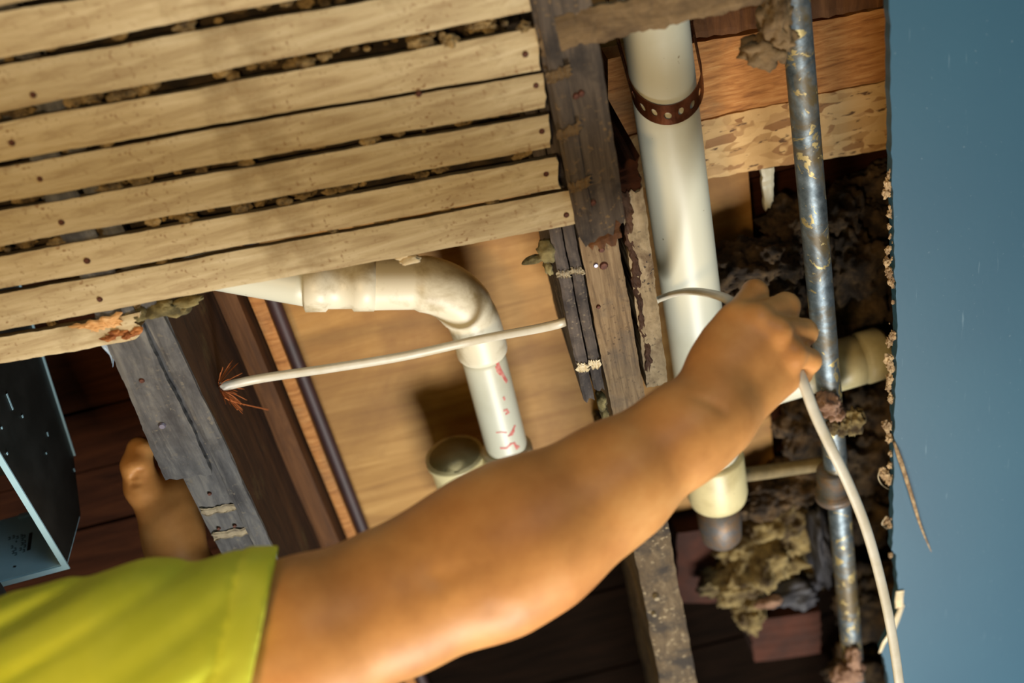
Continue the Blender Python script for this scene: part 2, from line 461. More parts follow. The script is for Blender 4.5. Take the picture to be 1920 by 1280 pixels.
# a curl of torn facing paper, a long paper sliver, and the peeled flap low on the edge
P = spline([PZ(1676, 828, -.014), PZ(1690, 868, -.020), PZ(1708, 925, -.022), PZ(1726, 985, -.020), PZ(1746, 1034, -.014)], 8)
mk('paper_sliver', *tube(P, np.interp(np.linspace(0, 1, len(P)), [0, .2, .6, 1], [.0014, .0026, .0020, .0004]), 8, ell=.5), M_crumb, ceil_o, smooth=True)
def ribbon(P, side, w):
    P = np.asarray(P); w = np.broadcast_to(w, (len(P),)); s = np.array(side) / np.linalg.norm(side)
    up = np.array([0, 0, .0009])
    V, F = [], []
    for p, q in zip(P, w): V += [p - s * q, p + s * q, p + s * q + up, p - s * q + up]
    for i in range(len(P) - 1):
        a, b = 4 * i, 4 * i + 4
        for j in range(4): F.append([a + j, a + (j + 1) % 4, b + (j + 1) % 4, b + j])
    F += [[0, 1, 2, 3], [len(V) - 1, len(V) - 2, len(V) - 3, len(V) - 4]]
    return np.array(V), F
parts = [ribbon(spline([PZ(1688, 1108, -.014), PZ(1686, 1125, -.017), PZ(1687, 1140, -.015)], 5), (1, .2, 0), .005),
         ribbon(spline([PZ(1692, 1135, -.014), PZ(1682, 1160, -.02), PZ(1672, 1185, -.024), PZ(1658, 1205, -.022), PZ(1650, 1224, -.016)], 6), (1, .5, .3), np.interp(np.linspace(0, 1, 25), [0, .3, 1], [.004, .0055, .0022])),
         ribbon(spline([PZ(1650, 880, -.006), PZ(1647, 895, -.012), PZ(1655, 910, -.014), PZ(1668, 918, -.010)], 6), (.4, .6, .6), .003),
         ribbon(spline([PZ(1662, 968, -.008), PZ(1654, 982, -.013), PZ(1664, 992, -.012)], 6), (.4, .6, .6), .003)]
mk('paper_curl', *join(parts), M_cream, ceil_o, smooth=True)

# ------------------------------------------------------------------ joists
JL = empty('floor_joist', W(-.318, .6, 0))
tag(JL, 'grey stained floor joist on the left with nailed slab and pale lath marks', 'joist')
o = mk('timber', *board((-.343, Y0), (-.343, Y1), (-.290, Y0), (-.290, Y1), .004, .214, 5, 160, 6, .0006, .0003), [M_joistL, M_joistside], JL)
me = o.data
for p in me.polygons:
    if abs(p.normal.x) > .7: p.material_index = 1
o = mk('nailed_slab', *board((-.334, .30), (-.3555, .648), (-.3105, .30), (-.3105, .655), -.006, .004, 6, 80, 8, .0006, .0003, (0, .002)), M_joistL, JL)
o = mk('narrow_slab', *board((-.3085, -.2), (-.305, .80), (-.2935, -.2), (-.288, .80), -.003, .004, 7, 90, 4, .0006, .0004, (0, .006)), M_joistL, JL)
def stripe(x0, x1, y, w, z, parent, mat, seed=0, skew=0):
    return mk('lath_mark', *board((x0, y - w / 2), (x1, y - w / 2 + skew), (x0, y + w / 2), (x1, y + w / 2 + skew), z - .0012, z, seed, 16, 4, .0008, .0006, (.003, .003)), mat, parent)
M_plast = simple('plaster_smear', S(150, 138, 112), .95, 0, 60, S(120, 110, 92), .4)
for y, w in ((.706, .009), (.740, .010)):
    stripe(-.340, -.296, y, w, .0042, JL, M_plast, int(y * 1000), .004)
def nail(p, r, parent, mat, name='nail', h=.0016):
    t = np.linspace(0, 2 * math.pi, 12, endpoint=False)
    V = [(p[0] + r * math.cos(a), p[1] + r * math.sin(a), p[2]) for a in t] + [(p[0] + .7 * r * math.cos(a), p[1] + .7 * r * math.sin(a), p[2] - h) for a in t] \
        + [(p[0] + r * math.cos(a), p[1] + r * math.sin(a), p[2] + .004) for a in t]
    F = [[12 + i for i in range(12)], [24 + i for i in range(12)][::-1]]
    for i in range(12):
        j = (i + 1) % 12
        F += [[i, j, 12 + j, 12 + i], [24 + i, 24 + j, j, i]]
    return mk(name, V, F, mat, parent, smooth=False)
nail(PZ(266, 713, -.0062), .0028, JL, M_rust); nail(PZ(304, 798, -.0062), .0036, JL, M_steelnail)
for px, py in ((393, 925), (410, 990), (440, 985)): nail(PZ(px, py, .0038), .0022, JL, M_rust)
# splinters where the cable hole was drilled, and a hole rim
parts = []
sr = random.Random(5)
hole = PX(415, 725, -.2895)
for k in range(34):
    a = sr.uniform(0, 6.28); ln = sr.uniform(.012, .03)
    d = np.array([sr.uniform(.3, 1), math.cos(a), math.sin(a)]); d /= np.linalg.norm(d)
    s = hole + np.array([-.001, math.cos(a) * .006, math.sin(a) * .006])
    parts.append(tube(spline([s, s + d * ln * .5 + np.array([0, 0, .002]), s + d * ln], 3), np.array([.0005] * 6 + [.00015]), 5))
for q in ((503, 768), (445, 768)):
    parts.append(tube(spline([hole + np.array([0, 0, -.006]), PX(430, 750, -.282), PX(*q, -.275)], 4), .0005, 5))
mk('splinters', *join(parts), M_splinter, JL)

JR = empty('floor_joist', W(.097, .6, 0))
tag(JR, 'tan weathered floor joist in the middle with nail stains, ending behind the forearm', 'joist')
mk('timber', *board((.0795, .30), (.0795, .742), (.1145, .30), (.1145, .735), .0, .213, 15, 100, 8, .0004, .0002, (0, .004)), M_joistR, JR)
for px, py, r in ((1128, 468, .003), (1132, 498, .0042), (1117, 497, .0025), (1122, 575, .0022)): nail(PZ(px, py, 0), r, JR, M_rust if px != 1117 else M_steelnail)
JR2 = tag(mk('floor_joist', *board((.074, .86), (.068, Y1), (.1165, .86), (.120, Y1), .0, .213, 16, 160, 8, .0010, .0006, (.004, 0)), M_joistR2),
          'mottled dusty joist running down below the elbow of the raised arm', 'joist')
nail(PZ(1230, 1118, -.0005), .004, JR2, M_plast, 'plaster_blob', .004); nail(PZ(1226, 1150, -.0005), .003, JR2, M_plast, 'plaster_blob', .003)
# two thin packing boards on its left
for k, (xa, xb, ye, nm, lab) in enumerate(((.0555, .0665, .684, 'packing_strip', 'outer sooty thin packing strip nailed left of the middle joist'),
                                          (.0680, .0782, .676, 'packing_strip', 'inner sooty thin packing strip between outer strip and middle joist'))):
    o = mk(nm, *board((xa + .001, .30), (xa - .0015, ye), (xb + .001, .30), (xb - .0015, ye), .0, .16, 20 + k, 90, 4, .0003, .0002, (0, .003)), M_strip)
    tag(o, lab, 'board', 'packing strips')
    stripe(xa - .0005, xb - .002, .642, .010, .0, o, M_cream, 40 + k, .002)
    stripe(xa + .0005, xb - .0005, .535, .007, .0004, o, M_plast, 44 + k, .002)
ZN = .012
o = tag(mk('nailing_board', *board(PZ(1163, 362, ZN), PZ(1213, 726, ZN), PZ(1207, 356, ZN), PZ(1253, 718, ZN), ZN, .205, 25, 60, 6, .0004, .0003, (.003, .002)), M_speck),
        'speckled pale nailing board between the middle joist and white drain pipe', 'board')
mk('stained_edge', *board(PZ(1162, 364, ZN), PZ(1212, 690, ZN), PZ(1180, 362, ZN), PZ(1222, 690, ZN), ZN - .0006, ZN + .1, 26, 60, 6, .0012, .0008, (.003, .006)), M_joistside, o)
tag(mk('wood_block', *board((.121, .452), (.121, .479), (.145, .448), (.145, .476), .014, .205, 27, 8, 6, .001, .0012, (.003, .003)), M_deck),
    'dark rough wood block at the upper end of the speckled board', 'block')
o = tag(mk('furring_strip', *board((.0745, -.5), (.0785, .503), (.133, -.5), (.122, .492), -.012, .0, 30, 140, 10, .0006, .0003, (0, .009)), M_dark),
        'dark broken furring strip beside the lath ends, split at its lower end', 'furring')
mk('raised_edge', *board((.0745, -.5), (.081, .47), (.0885, -.5), (.094, .47), -.0155, -.011, 31, 110, 4, .0004, .0003, (0, .006)), M_dark, o)
for y, in ((.345,), (.395,), (.445,)): stripe(.079, .097, y, .009, -.0155, o, M_batten, int(y * 1e3), -.003)
mk('split_end', *board((.084, .478), (.088, .515), (.118, .474), (.116, .506), -.009, .0, 33, 12, 8, .001, .0008, (.003, .008)), M_brown, o)
for px, py in ((1090, 175), (1080, 180), (1112, 380)): nail(PZ(px, py, -.0122), .003, o, M_rust)
tag(mk('wood_batten', *board(PZ(1008, 40, -.014), PZ(1442, -62, -.014), PZ(1014, 106, -.014), PZ(1440, 6, -.014), -.014, -.004, 35, 60, 6, .0009, .0006, (.002, .006)), M_batten),
    'grey-brown rough batten crossing over the top of the white drain pipe', 'batten')
# the joist further left carries the lath ends outside the frame
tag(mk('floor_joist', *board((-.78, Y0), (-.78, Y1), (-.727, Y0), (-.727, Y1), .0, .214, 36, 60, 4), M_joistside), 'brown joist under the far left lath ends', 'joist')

# ------------------------------------------------------------------ laths
LATHS = [  # name of place, (left x, top y, bottom y), (right x, top y, bottom y)
    ('topmost pale lath, only its lower edge in the picture', (0, -70, 12), (420, -142, -64), 1),
    ('blurred lath second from the top, running out of the picture', (0, 24, 110), (640, -82, -18), 1),
    ('wide blurred lath third from the top, ending at the brown batten', (0, 124, 211), (1058, -62, 10), 0),
    ('lath just below the widest debris gap, a dark nail at its end', (0, 232, 303), (1008, 54, 132), 0),
    ('lath with a narrow clean gap above it', (0, 314, 380), (1018, 137, 202), 0),
    ('lath with an orange crumb along its upper edge', (0, 397, 463), (1028, 215, 278), 0),
    ('lath third from the lower edge, one dark nail at its right end', (0, 483, 543), (1044, 296, 355), 0),
    ('lowest long lath, above the curved white pipe', (0, 553, 620), (1074, 358, 422), 0),
    ('short broken lath with a fresh orange split end', (0, 634, 684), (262, 588, 636), 2),
]
ZL = -.009
lath_edges = []
for i, (lab, (xl, yt, yb), (xr, rt, rb), kind) in enumerate(LATHS):
    A1, B1 = PZ(xr, rt, ZL), PZ(xr + (6 if kind == 0 else 0), rb, ZL)
    A0, B0 = PZ(xl, yt, ZL), PZ(xl, yb, ZL)
    def ext(p, q, X):
        t = (X - q[0]) / (p[0] - q[0]); return q + (p - q) * t
    if kind == 1: A1, B1 = ext(A1, A0, .072), ext(B1, B0, .072)
    A0, B0 = ext(A0, A1, -.765), ext(B0, B1, -.765)
    lath_edges.append((A0, A1, B0, B1))
    full = lab
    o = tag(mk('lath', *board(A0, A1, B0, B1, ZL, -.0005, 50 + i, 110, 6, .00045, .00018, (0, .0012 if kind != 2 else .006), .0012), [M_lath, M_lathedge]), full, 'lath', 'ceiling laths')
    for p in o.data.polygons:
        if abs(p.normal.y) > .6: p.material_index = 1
    if kind == 2:
        mk('split_end', *board(PZ(140, 612, ZL - .001), PZ(222, 588, ZL - .001), PZ(176, 624, ZL - .001), PZ(225, 612, ZL - .001), ZL - .001, ZL + .003, 91, 14, 8, .001, .0007, (.006, .004)), M_fresh, o)
        parts = [lump(PZ(px, py, ZL), (.006, .003, .003), 2, .6, 2.5, px) for px, py in ((205, 632), (225, 624), (240, 628), (255, 620), (215, 622))]
        mk('rotten_fibres', *join(parts), simple('rotten_wood', S(120, 66, 26), .9, 0, 90, S(170, 110, 56), .6), o)
NAILS = {2: [(62, 178)], 3: [(985, 102)], 4: [(785, 176), (1005, 160), (22, 268)], 5: [(1016, 246), (75, 335)], 6: [(1024, 326), (115, 417)], 7: [(1062, 403), (187, 561)], 5.5: []}
laths = [o for o in bpy.data.objects if o.name.startswith('lath') and 'category' in o]
laths.sort(key=lambda o: [l[0] for l in LATHS].index(o['label']))
for i, pl in NAILS.items():
    for px, py in pl: nail(PZ(px, py, ZL), .0026, laths[int(i)], M_rust)
nail(PZ(163, 489, ZL), .0030, laths[6], M_rust)
# crumbs of old plaster caught in the gaps
parts = []
dr = random.Random(21)
dens = {1: 4, 2: 14, 3: 34, 4: 1, 5: 13, 6: 24, 7: 7, 8: 2}
for g in range(1, len(lath_edges)):
    up, dn = lath_edges[g - 1], lath_edges[g]
    for k in range(dens.get(g, 12) * 2):
        t = dr.uniform(.28, .99) ** .8
        pa = up[2] + (up[3] - up[2]) * t
        x = pa[0]
        s = (x - dn[0][0]) / (dn[1][0] - dn[0][0])
        if s > 1: continue
        pb = dn[0] + (dn[1] - dn[0]) * s
        q = pa + (pb - pa) * dr.uniform(.1, .95)
        gap = np.linalg.norm(pb - pa)
        r = min(dr.uniform(.0012, .0055), gap * .6 + .0015)
        parts.append(lump((q[0], q[1], CEIL - .001 + dr.uniform(-.004, .006)), (r * dr.uniform(1, 2.0), r, r * .8), 3, .42, 2.2, dr.uniform(0, 99)))
tag(mk('plaster_debris', *join(parts), M_debris), 'tan plaster crumbs caught in the gaps between the laths', 'debris', kind='stuff')
# old dust lying over the laths, between the joists
V, F = [], []
def dust(x0, x1, y0, y1):
    nx, ny = 60, 110
    V, F = [], []
    for top in (0, 1):
        for i in range(nx + 1):
            for j in range(ny + 1):
                x, y_ = x0 + (x1 - x0) * i / nx, y0 + (y1 - y0) * j / ny
                q = Vector((x * 45, y_ * 45, top * 9))
                V.append((x, y_, CEIL + (.028 if top else .0052) + mnoise.fractal(q, .8, 2, 3) * .0028))
    N = (nx + 1) * (ny + 1)
    for i in range(nx):
        for j in range(ny):
            a = i * (ny + 1) + j; b = a + ny + 1
            F += [[a, a + 1, b + 1, b], [N + a, N + b, N + b + 1, N + a + 1]]
    for i in range(nx):
        for j in (0, ny):
            a = i * (ny + 1) + j; b = a + ny + 1; F.append([a, b, N + b, N + a])
    for j in range(ny):
        for i in (0, nx):
            a = i * (ny + 1) + j; F.append([a, a + 1, N + a + 1, N + a])
    return np.array(V), F
tag(mk('dust_layer', *join([dust(-.286, .052, -.1, .43), dust(-.72, -.347, -.1, .40)]), M_dust, smooth=True),
    'dark dust lying over the laths, seen through their gaps', 'dust', kind='stuff')
# hanging scraps of fibre
def clump(name, lab, bits, mat, cat='insulation', sub=4, amp=.34, freq=1.8, fine=.17, group=None):
    ps = [lump(c, r, sub, amp, freq, 3.1 * k + len(lab), fine) for k, (c, r) in enumerate(bits)]
    return tag(mk(name, *join(ps), mat, smooth=True), lab, cat, group)
clump('fibre_scrap', 'olive fibre scrap where the lowest lath meets the left joist',
      [(PZ(300, 578, .0), (.016, .008, .007)), (PZ(335, 580, .004), (.012, .006, .006)), (PZ(350, 565, .002), (.014, .005, .006)), (PZ(255, 590, -.002), (.012, .008, .006))], M_olive, 'scrap', 3)
clump('fibre_scrap', 'dark olive torn scrap hanging left of the packing strips',
      [(PZ(1025, 470, .004), (.008, .012, .008)), (PZ(1005, 485, .004), (.012, .004, .004)), (PZ(1028, 500, .01), (.004, .008, .006))], M_olive, 'scrap', 3)
clump('fibre_scrap', 'pale fluff scrap under the lowest lath above the curved pipe',
      [(PZ(768, 487, -.004), (.009, .004, .004)), (PZ(755, 478, -.002), (.008, .004, .004))], M_cream, 'scrap', 3)
clump('fibre_scrap', 'tan fuzzy scrap stuck to the lower edge of the middle joist',
      [(PZ(1128, 752, .006), (.005, .012, .008)), (PZ(1134, 775, .006), (.004, .010, .006))], M_olive, 'scrap', 3)
clump('fibre_scrap', 'brown fuzzy scrap hanging beside the top of the steel pipe',
      [(PZ(1452, 40, .008), (.014, .022, .012)), (PZ(1432, 95, .010), (.018, .014, .012)), (PZ(1462, 75, .008), (.012, .014, .01))], M_batten, 'scrap', 4, .4)
tag(mk('plastic_scrap', *board(PZ(186, 646, .0), PZ(216, 640, .0), PZ(205, 664, .0), PZ(212, 690, .0), .0, .002, 3, 8, 3, .001, .0005), M_bluebit),
    'pale blue plastic scrap beside the upper end of the left joist slab', 'scrap')

# ------------------------------------------------------------------ boards in the bays
ZP = .2
tag(mk('plywood_sheet', *board((-.238, .2), (-.238, 1.06), (.292, .2), (.292, 1.06), ZP, .2145, 60, 40, 6, .0003, .0001, (0, 0), .0005), M_ply),
    'golden plywood sheet closing the bay behind the curved pipe', 'plywood')
tag(mk('nailer', *board((-.2895, Y0), (-.2895, Y1), (-.268, Y0), (-.268, Y1), .168, .2145, 61, 60, 4, .0008, .0005), M_brown), 'brown nailer strip along the side of the left joist', 'board')
tag(mk('ledger_strip', *board((-.262, Y0), (-.262, Y1), (-.248, Y0), (-.248, Y1), .188, .2145, 62, 60, 4, .0006, .0004), M_lumber), 'orange narrow strip between the brown nailer and maroon pipe', 'board')
P = [W(-.2375, y, .186) for y in np.linspace(Y0, Y1, 40)]
tag(mk('thin_pipe', *tube(P, .0075, 16), M_maroon, smooth=True), 'thin maroon pipe running along the left edge of the plywood', 'pipe')
tag(mk('lumber_blocking', *board(PZ(1140, 112, .165), PZ(1700, 10, .165), PZ(1140, 262, .165), PZ(1700, 142, .165), .165, .2, 63, 40, 6, .0006, .0004), M_lumber),
    'orange-brown rough sawn lumber blocking behind the steel pipe top', 'lumber')
tag(mk('strand_board', *board(PZ(1140, 266, .168), PZ(1700, 144, .168), PZ(1140, 366, .168), PZ(1700, 274, .168), .168, .198, 64, 40, 6, .0006, .0004), M_osb),
    'strand board strip with wood flakes below the lumber blocking', 'board')
tag(mk('wood_strip', *board(PZ(1300, 28, .15), PZ(1700, -60, .15), PZ(1300, 74, .15), PZ(1700, 6, .15), .15, .2, 65, 30, 4, .001, .0006), M_brown),
    'dark brown wood strip above the lumber blocking', 'board')
tag(mk('plastic_strip', *board(PZ(1428, 318, .19), PZ(1436, 398, .19), PZ(1452, 314, .19), PZ(1450, 380, .19), .19, .2, 66, 10, 4, .0006, .0003, (0, .003)), M_pvc),
    'short white plastic strip at the plywood corner under the strand board', 'strip')
tag(mk('wood_block', *board(PZ(1405, 1165, .16), PZ(1415, 1242, .16), PZ(1538, 1148, .16), PZ(1540, 1225, .16), .16, .21, 67, 10, 4, .001, .0006), M_red),
    'red-brown wood block low between the dusty joist and steel pipe', 'block')
tag(mk('wood_block', *board(PZ(1270, 1000, .17), PZ(1270, 1130, .17), PZ(1335, 990, .17), PZ(1350, 1130, .17), .17, .21, 68, 10, 4, .001, .0006), M_red),
    'red-brown wood block left of the tan insulation clump', 'block')

# ------------------------------------------------------------------ pipes
# straight white drain with its strap
XP, ZPV, RP = .191, .09, .030
D = empty('drain_pipe', W(XP, .5, ZPV - RP))
tag(D, 'straight white drain pipe hung by a copper strap', 'pipe')
mk('pipe', *tube([W(XP, y, ZPV) for y in np.linspace(Y0, .905, 60)], RP, 48), M_pvc, D, smooth=True)
ys = np.array([.875, .876, .88, .935, .944, .948, .949]); rs = np.array([.0302, .034, .0352, .0352, .033, .027, .02])
mk('end_hub', *tube([W(XP, y, ZPV) for y in ys], rs, 48), M_hub, D, smooth=True)
mk('steel_coupling', *tube([W(XP - .001, y, ZPV + .004) for y in (.945, .99, 1.012, 1.02)], np.array([.026, .026, .024, .018]), 32), M_iron, D, smooth=True)
# side branch towards the right, ending in a cream fitting
br = [PZ(1380, 742, .10), PZ(1572, 685, .11), PZ(1640, 664, .11)]
brn = mk('branch', *tube(br, .0225, 32), M_pvc, D, smooth=True)
bd = (br[2] - br[0]) / np.linalg.norm(br[2] - br[0])
mk('branch_fitting', *tube([br[1] + bd * t for t in (-.014, -.012, .022, .024, .028, .050, .056)], np.array([.024, .0285, .029, .0265, .030, .030, .026]), 36), M_hub, brn, smooth=True)
# the strap: a perforated band under the pipe, both ends up to the floorboards
st = empty('pipe_strap', W(XP, .43, ZPV - .034))
tag(st, 'perforated copper strap looped under the white drain pipe', 'strap')
RS = RP + .0030
LV = .212 - ZPV
def strap_pt(s, w):
    arc = math.pi * RS
    if s < LV: x, z = XP - RS - .006 * (1 - s / LV), ZPV + LV - s
    elif s < LV + arc:
        a = math.pi + (s - LV) / RS; x, z = XP + RS * math.cos(a), ZPV + RS * math.sin(a)
    else: x, z = XP + RS + .006 * ((s - LV - arc) / LV), ZPV + (s - LV - arc)
    return (x + .10 * (z - ZPV + RS), .436 + w - .62 * (z - ZPV + RS), CEIL + z)
TOT = 2 * LV + math.pi * RS
ns = 28; sl = TOT / ns; hw = .0095
V, F = [], []
for k in range(ns):
    s0 = k * sl; b = len(V)
    N = 16
    hx, hy = .0030 + .0005 * (k % 2), .0034
    offs = .0024 * (1 if k % 2 else -1)
    for j in range(N):
        a = 2 * math.pi * (j + .5) / N; ca, sa = math.cos(a), math.sin(a)
        m = max(abs(ca), abs(sa)); V.append(strap_pt(s0 + sl / 2 + ca / m * sl / 2, sa / m * hw))
    for j in range(N):
        a = 2 * math.pi * (j + .5) / N; V.append(strap_pt(s0 + sl / 2 + math.cos(a) * hx, offs * .3 + math.sin(a) * hy))
    for j in range(N):
        j2 = (j + 1) % N; F.append([b + j, b + j2, b + N + j2, b + N + j])
    # corners
    for j in (N // 8 - 1, 3 * N // 8 - 1, 5 * N // 8 - 1, 7 * N // 8 - 1):
        a = 2 * math.pi * (j + 1) / N; ca, sa = math.copysign(1, math.cos(a)), math.copysign(1, math.sin(a))
        V.append(strap_pt(s0 + sl / 2 + ca * sl / 2, sa * hw)); F.append([b + j, len(V) - 1, b + (j + 1) % N])
o = mk('band', V, F, M_strap, st)
so = o.modifiers.new('thick', 'SOLIDIFY'); so.thickness = .0011; so.offset = 0

# curved waste pipe under the laths
Z1 = .122
WP = empty('waste_pipe', PZ(880, 600, Z1 - .03))
tag(WP, 'stained white waste pipe bending from under the laths down the bay', 'pipe')
RW = .0238
pA, pB = PZ(200, 462, Z1 + .02), PZ(590, 533, Z1)
mk('pipe', *tube([pA + (pB - pA) * t for t in np.linspace(0, 1, 12)], RW, 40), M_pvc, WP, smooth=True)
d1 = (PZ(735, 532, Z1) - pB); d1 /= np.linalg.norm(d1)
def ring_tube(p, d, ts, rs): return tube([p + d * t for t in ts], np.array(rs), 40)
c0 = PZ(572, 531, Z1); c1 = PZ(648, 533, Z1)
L1 = np.linalg.norm(PZ(690, 532, Z1) - c0); 
mk('coupling', *ring_tube(c0, d1, (-.002, 0, .020, .0225, .046, .048, .068, .070), (.0245, .029, .029, .0262, .0262, .029, .029, .0255)), M_pvcd, WP, smooth=True)
el = spline([PZ(668, 533, Z1), PZ(738, 531, Z1), PZ(800, 533, Z1), PZ(848, 552, Z1), PZ(882, 590, Z1), PZ(898, 632, Z1), PZ(905, 664, Z1)], 8)
rad = np.interp(np.linspace(0, 1, len(el)), [0, .28, .30, .62, .64, .97, .98, 1], [.0270, .0270, .0292, .0290, .0272, .0275, .0268, .0250])
elb = mk('elbow', *tube(el, rad, 44), M_pvcd, WP, smooth=True)
dA, dB = PZ(903, 655, Z1), PZ(958, 868, Z1)
dp = mk('pipe', *tube([dA + (dB - dA) * t for t in np.linspace(0, 1.0, 14)], RW, 44), M_pvc, WP, smooth=True)
dd = (dB - dA) / np.linalg.norm(dB - dA)
mk('socket', *ring_tube(PZ(949, 838, Z1), dd, (0, .002, .045, .10, .12), (.0242, .0292, .0292, .0292, .0292)), M_pvcd, WP, smooth=True)
# open hub beside it
hb = PZ(852, 852, Z1 + .012)
mk('open_hub', *ring_tube(hb, dd, (.004, .0, .0, .006, .008, .05, .13), (.022, .030, .034, .0345, .0315, .0305, .0305)), M_hub, WP, smooth=True)
mk('bridge', *tube([hb + dd * .055, PZ(960, 905, Z1 + .004)], .022, 24), M_hub, WP, smooth=True)
# printing on the pipe (worn red letters, and one black mark on the elbow)
def on_pipe(px, py, p0, d, r):
    """the point of the pipe's skin seen at (px, py)"""
    o_, v = np.array([0, 0, CEIL - HREL]), ray(px, py); v = v / np.linalg.norm(v)
    w = o_ - p0; a = v - d * (v @ d); b = w - d * (w @ d)
    A, B, Cc = a @ a, 2 * a @ b, b @ b - r * r
    dis = B * B - 4 * A * Cc
    t = (-B - math.sqrt(max(dis, 0))) / (2 * A)
    p = o_ + v * t; nrm = (p - p0) - d * ((p - p0) @ d); return p, nrm / np.linalg.norm(nrm)
def stroke(pl, w, p0, d, r):
    Q = [on_pipe(x, y, p0, d, r + .0003) for x, y in pl]
    V, F = [], []
    for i, (p, nn) in enumerate(Q):
        t = (Q[min(i + 1, len(Q) - 1)][0] - Q[max(i - 1, 0)][0]); s = np.cross(nn, t); s /= np.linalg.norm(s)
        V += [p - s * w - nn * .001, p + s * w - nn * .001, p + s * w, p - s * w]
    for i in range(len(Q) - 1):
        a, b = 4 * i, 4 * i + 4
        for j in range(4): F.append([a + j, b + j, b + (j + 1) % 4, a + (j + 1) % 4])
    F += [[0, 1, 2, 3], [len(V) - 1, len(V) - 2, len(V) - 3, len(V) - 4]]
    return np.array(V), F
pr = []
for pl, w in [([(926, 664), (932, 678), (938, 694), (946, 708), (951, 716)], .0019), ([(931, 686), (934, 696), (940, 702)], .0017),
              ([(944, 744), (947, 750)], .0012), ([(944, 770), (950, 768), (954, 774), (948, 776)], .0015),
              ([(966, 797), (961, 808), (954, 818), (960, 815), (964, 806)], .0014), ([(930, 811), (940, 810), (950, 811)], .0008),
              ([(938, 840), (950, 840), (958, 832), (964, 830), (970, 842), (966, 834), (974, 838)], .0014)]:
    pr.append(stroke(pl, w, dA, dd, RW))
mk('red_lettering', *join(pr), M_mark, dp)
mk('black_mark', *stroke([(692, 498), (695, 510), (696, 521)], .0032, c0, d1, .0272), M_black, elb)

# galvanized pipe with couplings
g0, g1 = PZ(1488, -20, .05), PZ(1601, 1262, .05)
gd = (g1 - g0) / np.linalg.norm(g1 - g0)
GP = empty('steel_pipe', g0 + gd * .4 - np.array([0, 0, .013]))
tag(GP, 'galvanized steel pipe spotted with tan glue beside the blue plasterboard', 'pipe')
mk('pipe', *tube([g0 + gd * t for t in np.linspace(-1.5, 2.1, 60)], .0131, 32), M_galv, GP, smooth=True)
cp = PZ(1562, 905, .05)
mk('coupling', *ring_tube(cp, gd, (-.022, -.020, -.012, -.011, .012, .013, .022, .023), (.0135, .0172, .0172, .0182, .0182, .0215, .0215, .014)), M_iron, GP, smooth=True)
P = [PZ(1370, 893, .10), PZ(1440, 884, .10), PZ(1550, 868, .10)]
tag(mk('thin_pipe', *tube(spline(P, 6), .0085, 16), M_dusty, smooth=True), 'thin dusty tan pipe crossing from drain end to steel pipe coupling', 'pipe')

# insulation
clump('insulation_clump', 'tan insulation clump hanging low between the dusty joist and steel pipe',
      [(PZ(1420, 1040, .16), (.055, .05, .05)), (PZ(1470, 985, .17), (.05, .05, .04)), (PZ(1380, 1085, .15), (.045, .025, .03)), (PZ(1400, 1140, .15), (.02, .03, .03)), (PZ(1500, 1060, .17), (.03, .04, .03))], M_inst, sub=5)
clump('tar_paper_scrap', 'black tar paper scrap among the tan insulation', [(PZ(1488, 1110, .12), (.035, .02, .02)), (PZ(1535, 1020, .13), (.014, .06, .03))], M_tar, 'scrap', 4, .4)
clump('insulation_clump', 'pinkish fluff on the tar paper below the tan insulation', [(PZ(1443, 1128, .105), (.018, .007, .008))], M_pink, sub=3)
clump('insulation_clump', 'brown insulation between the plywood edge and raised fist',
      [(PZ(1400, 510, .165), (.05, .035, .03)), (PZ(1370, 560, .17), (.04, .03, .025)), (PZ(1450, 490, .165), (.035, .03, .03)), (PZ(1430, 560, .15), (.04, .03, .03)), (PZ(1470, 600, .17), (.04, .05, .03))], M_ins, sub=5)
clump('insulation_clump', 'dark brown insulation mass between steel pipe and blue plasterboard',
      [(PZ(1600, 520, .165), (.05, .07, .03)), (PZ(1570, 430, .19), (.05, .05, .03)), (PZ(1640, 450, .19), (.05, .05, .03)), (PZ(1630, 590, .18), (.05, .05, .03)), (PZ(1500, 430, .19), (.04, .04, .03)), (PZ(1650, 370, .2), (.05, .04, .02))], M_ins, sub=5)
clump('insulation_clump', 'brown insulation filling the bay below the cream fitting',
      [(PZ(1520, 800, .17), (.04, .05, .03)), (PZ(1610, 860, .16), (.05, .05, .03)), (PZ(1640, 780, .18), (.04, .06, .03)), (PZ(1500, 900, .17), (.05, .03, .03)), (PZ(1620, 960, .18), (.04, .05, .03)), (PZ(1430, 930, .17), (.05, .025, .03))], M_ins, sub=5)
clump('insulation_clump', 'pinkish fluff wrapped round the steel pipe below the fist', [(PZ(1552, 756, .035), (.012, .013, .012)), (PZ(1566, 772, .035), (.010, .010, .010))], M_pink, sub=4)
clump('insulation_clump', 'ragged tan tuft right of the steel pipe beside the cable', [(PZ(1600, 790, .035), (.012, .016, .010)), (PZ(1580, 795, .035), (.010, .012, .010)), (PZ(1560, 800, .03), (.007, .010, .007))], M_inst, sub=4)
clump('insulation_clump', 'pinkish brown fluff at the lowest end of the steel pipe', [(PZ(1590, 1262, .035), (.02, .018, .014)), (PZ(1600, 1235, .034), (.010, .02, .010))], M_pink, sub=4)
clump('insulation_clump', 'brown insulation in the bottom right corner behind the cable', [(PZ(1640, 1130, .17), (.05, .07, .03)), (PZ(1620, 1260, .17), (.05, .05, .03))], M_ins, sub=5)

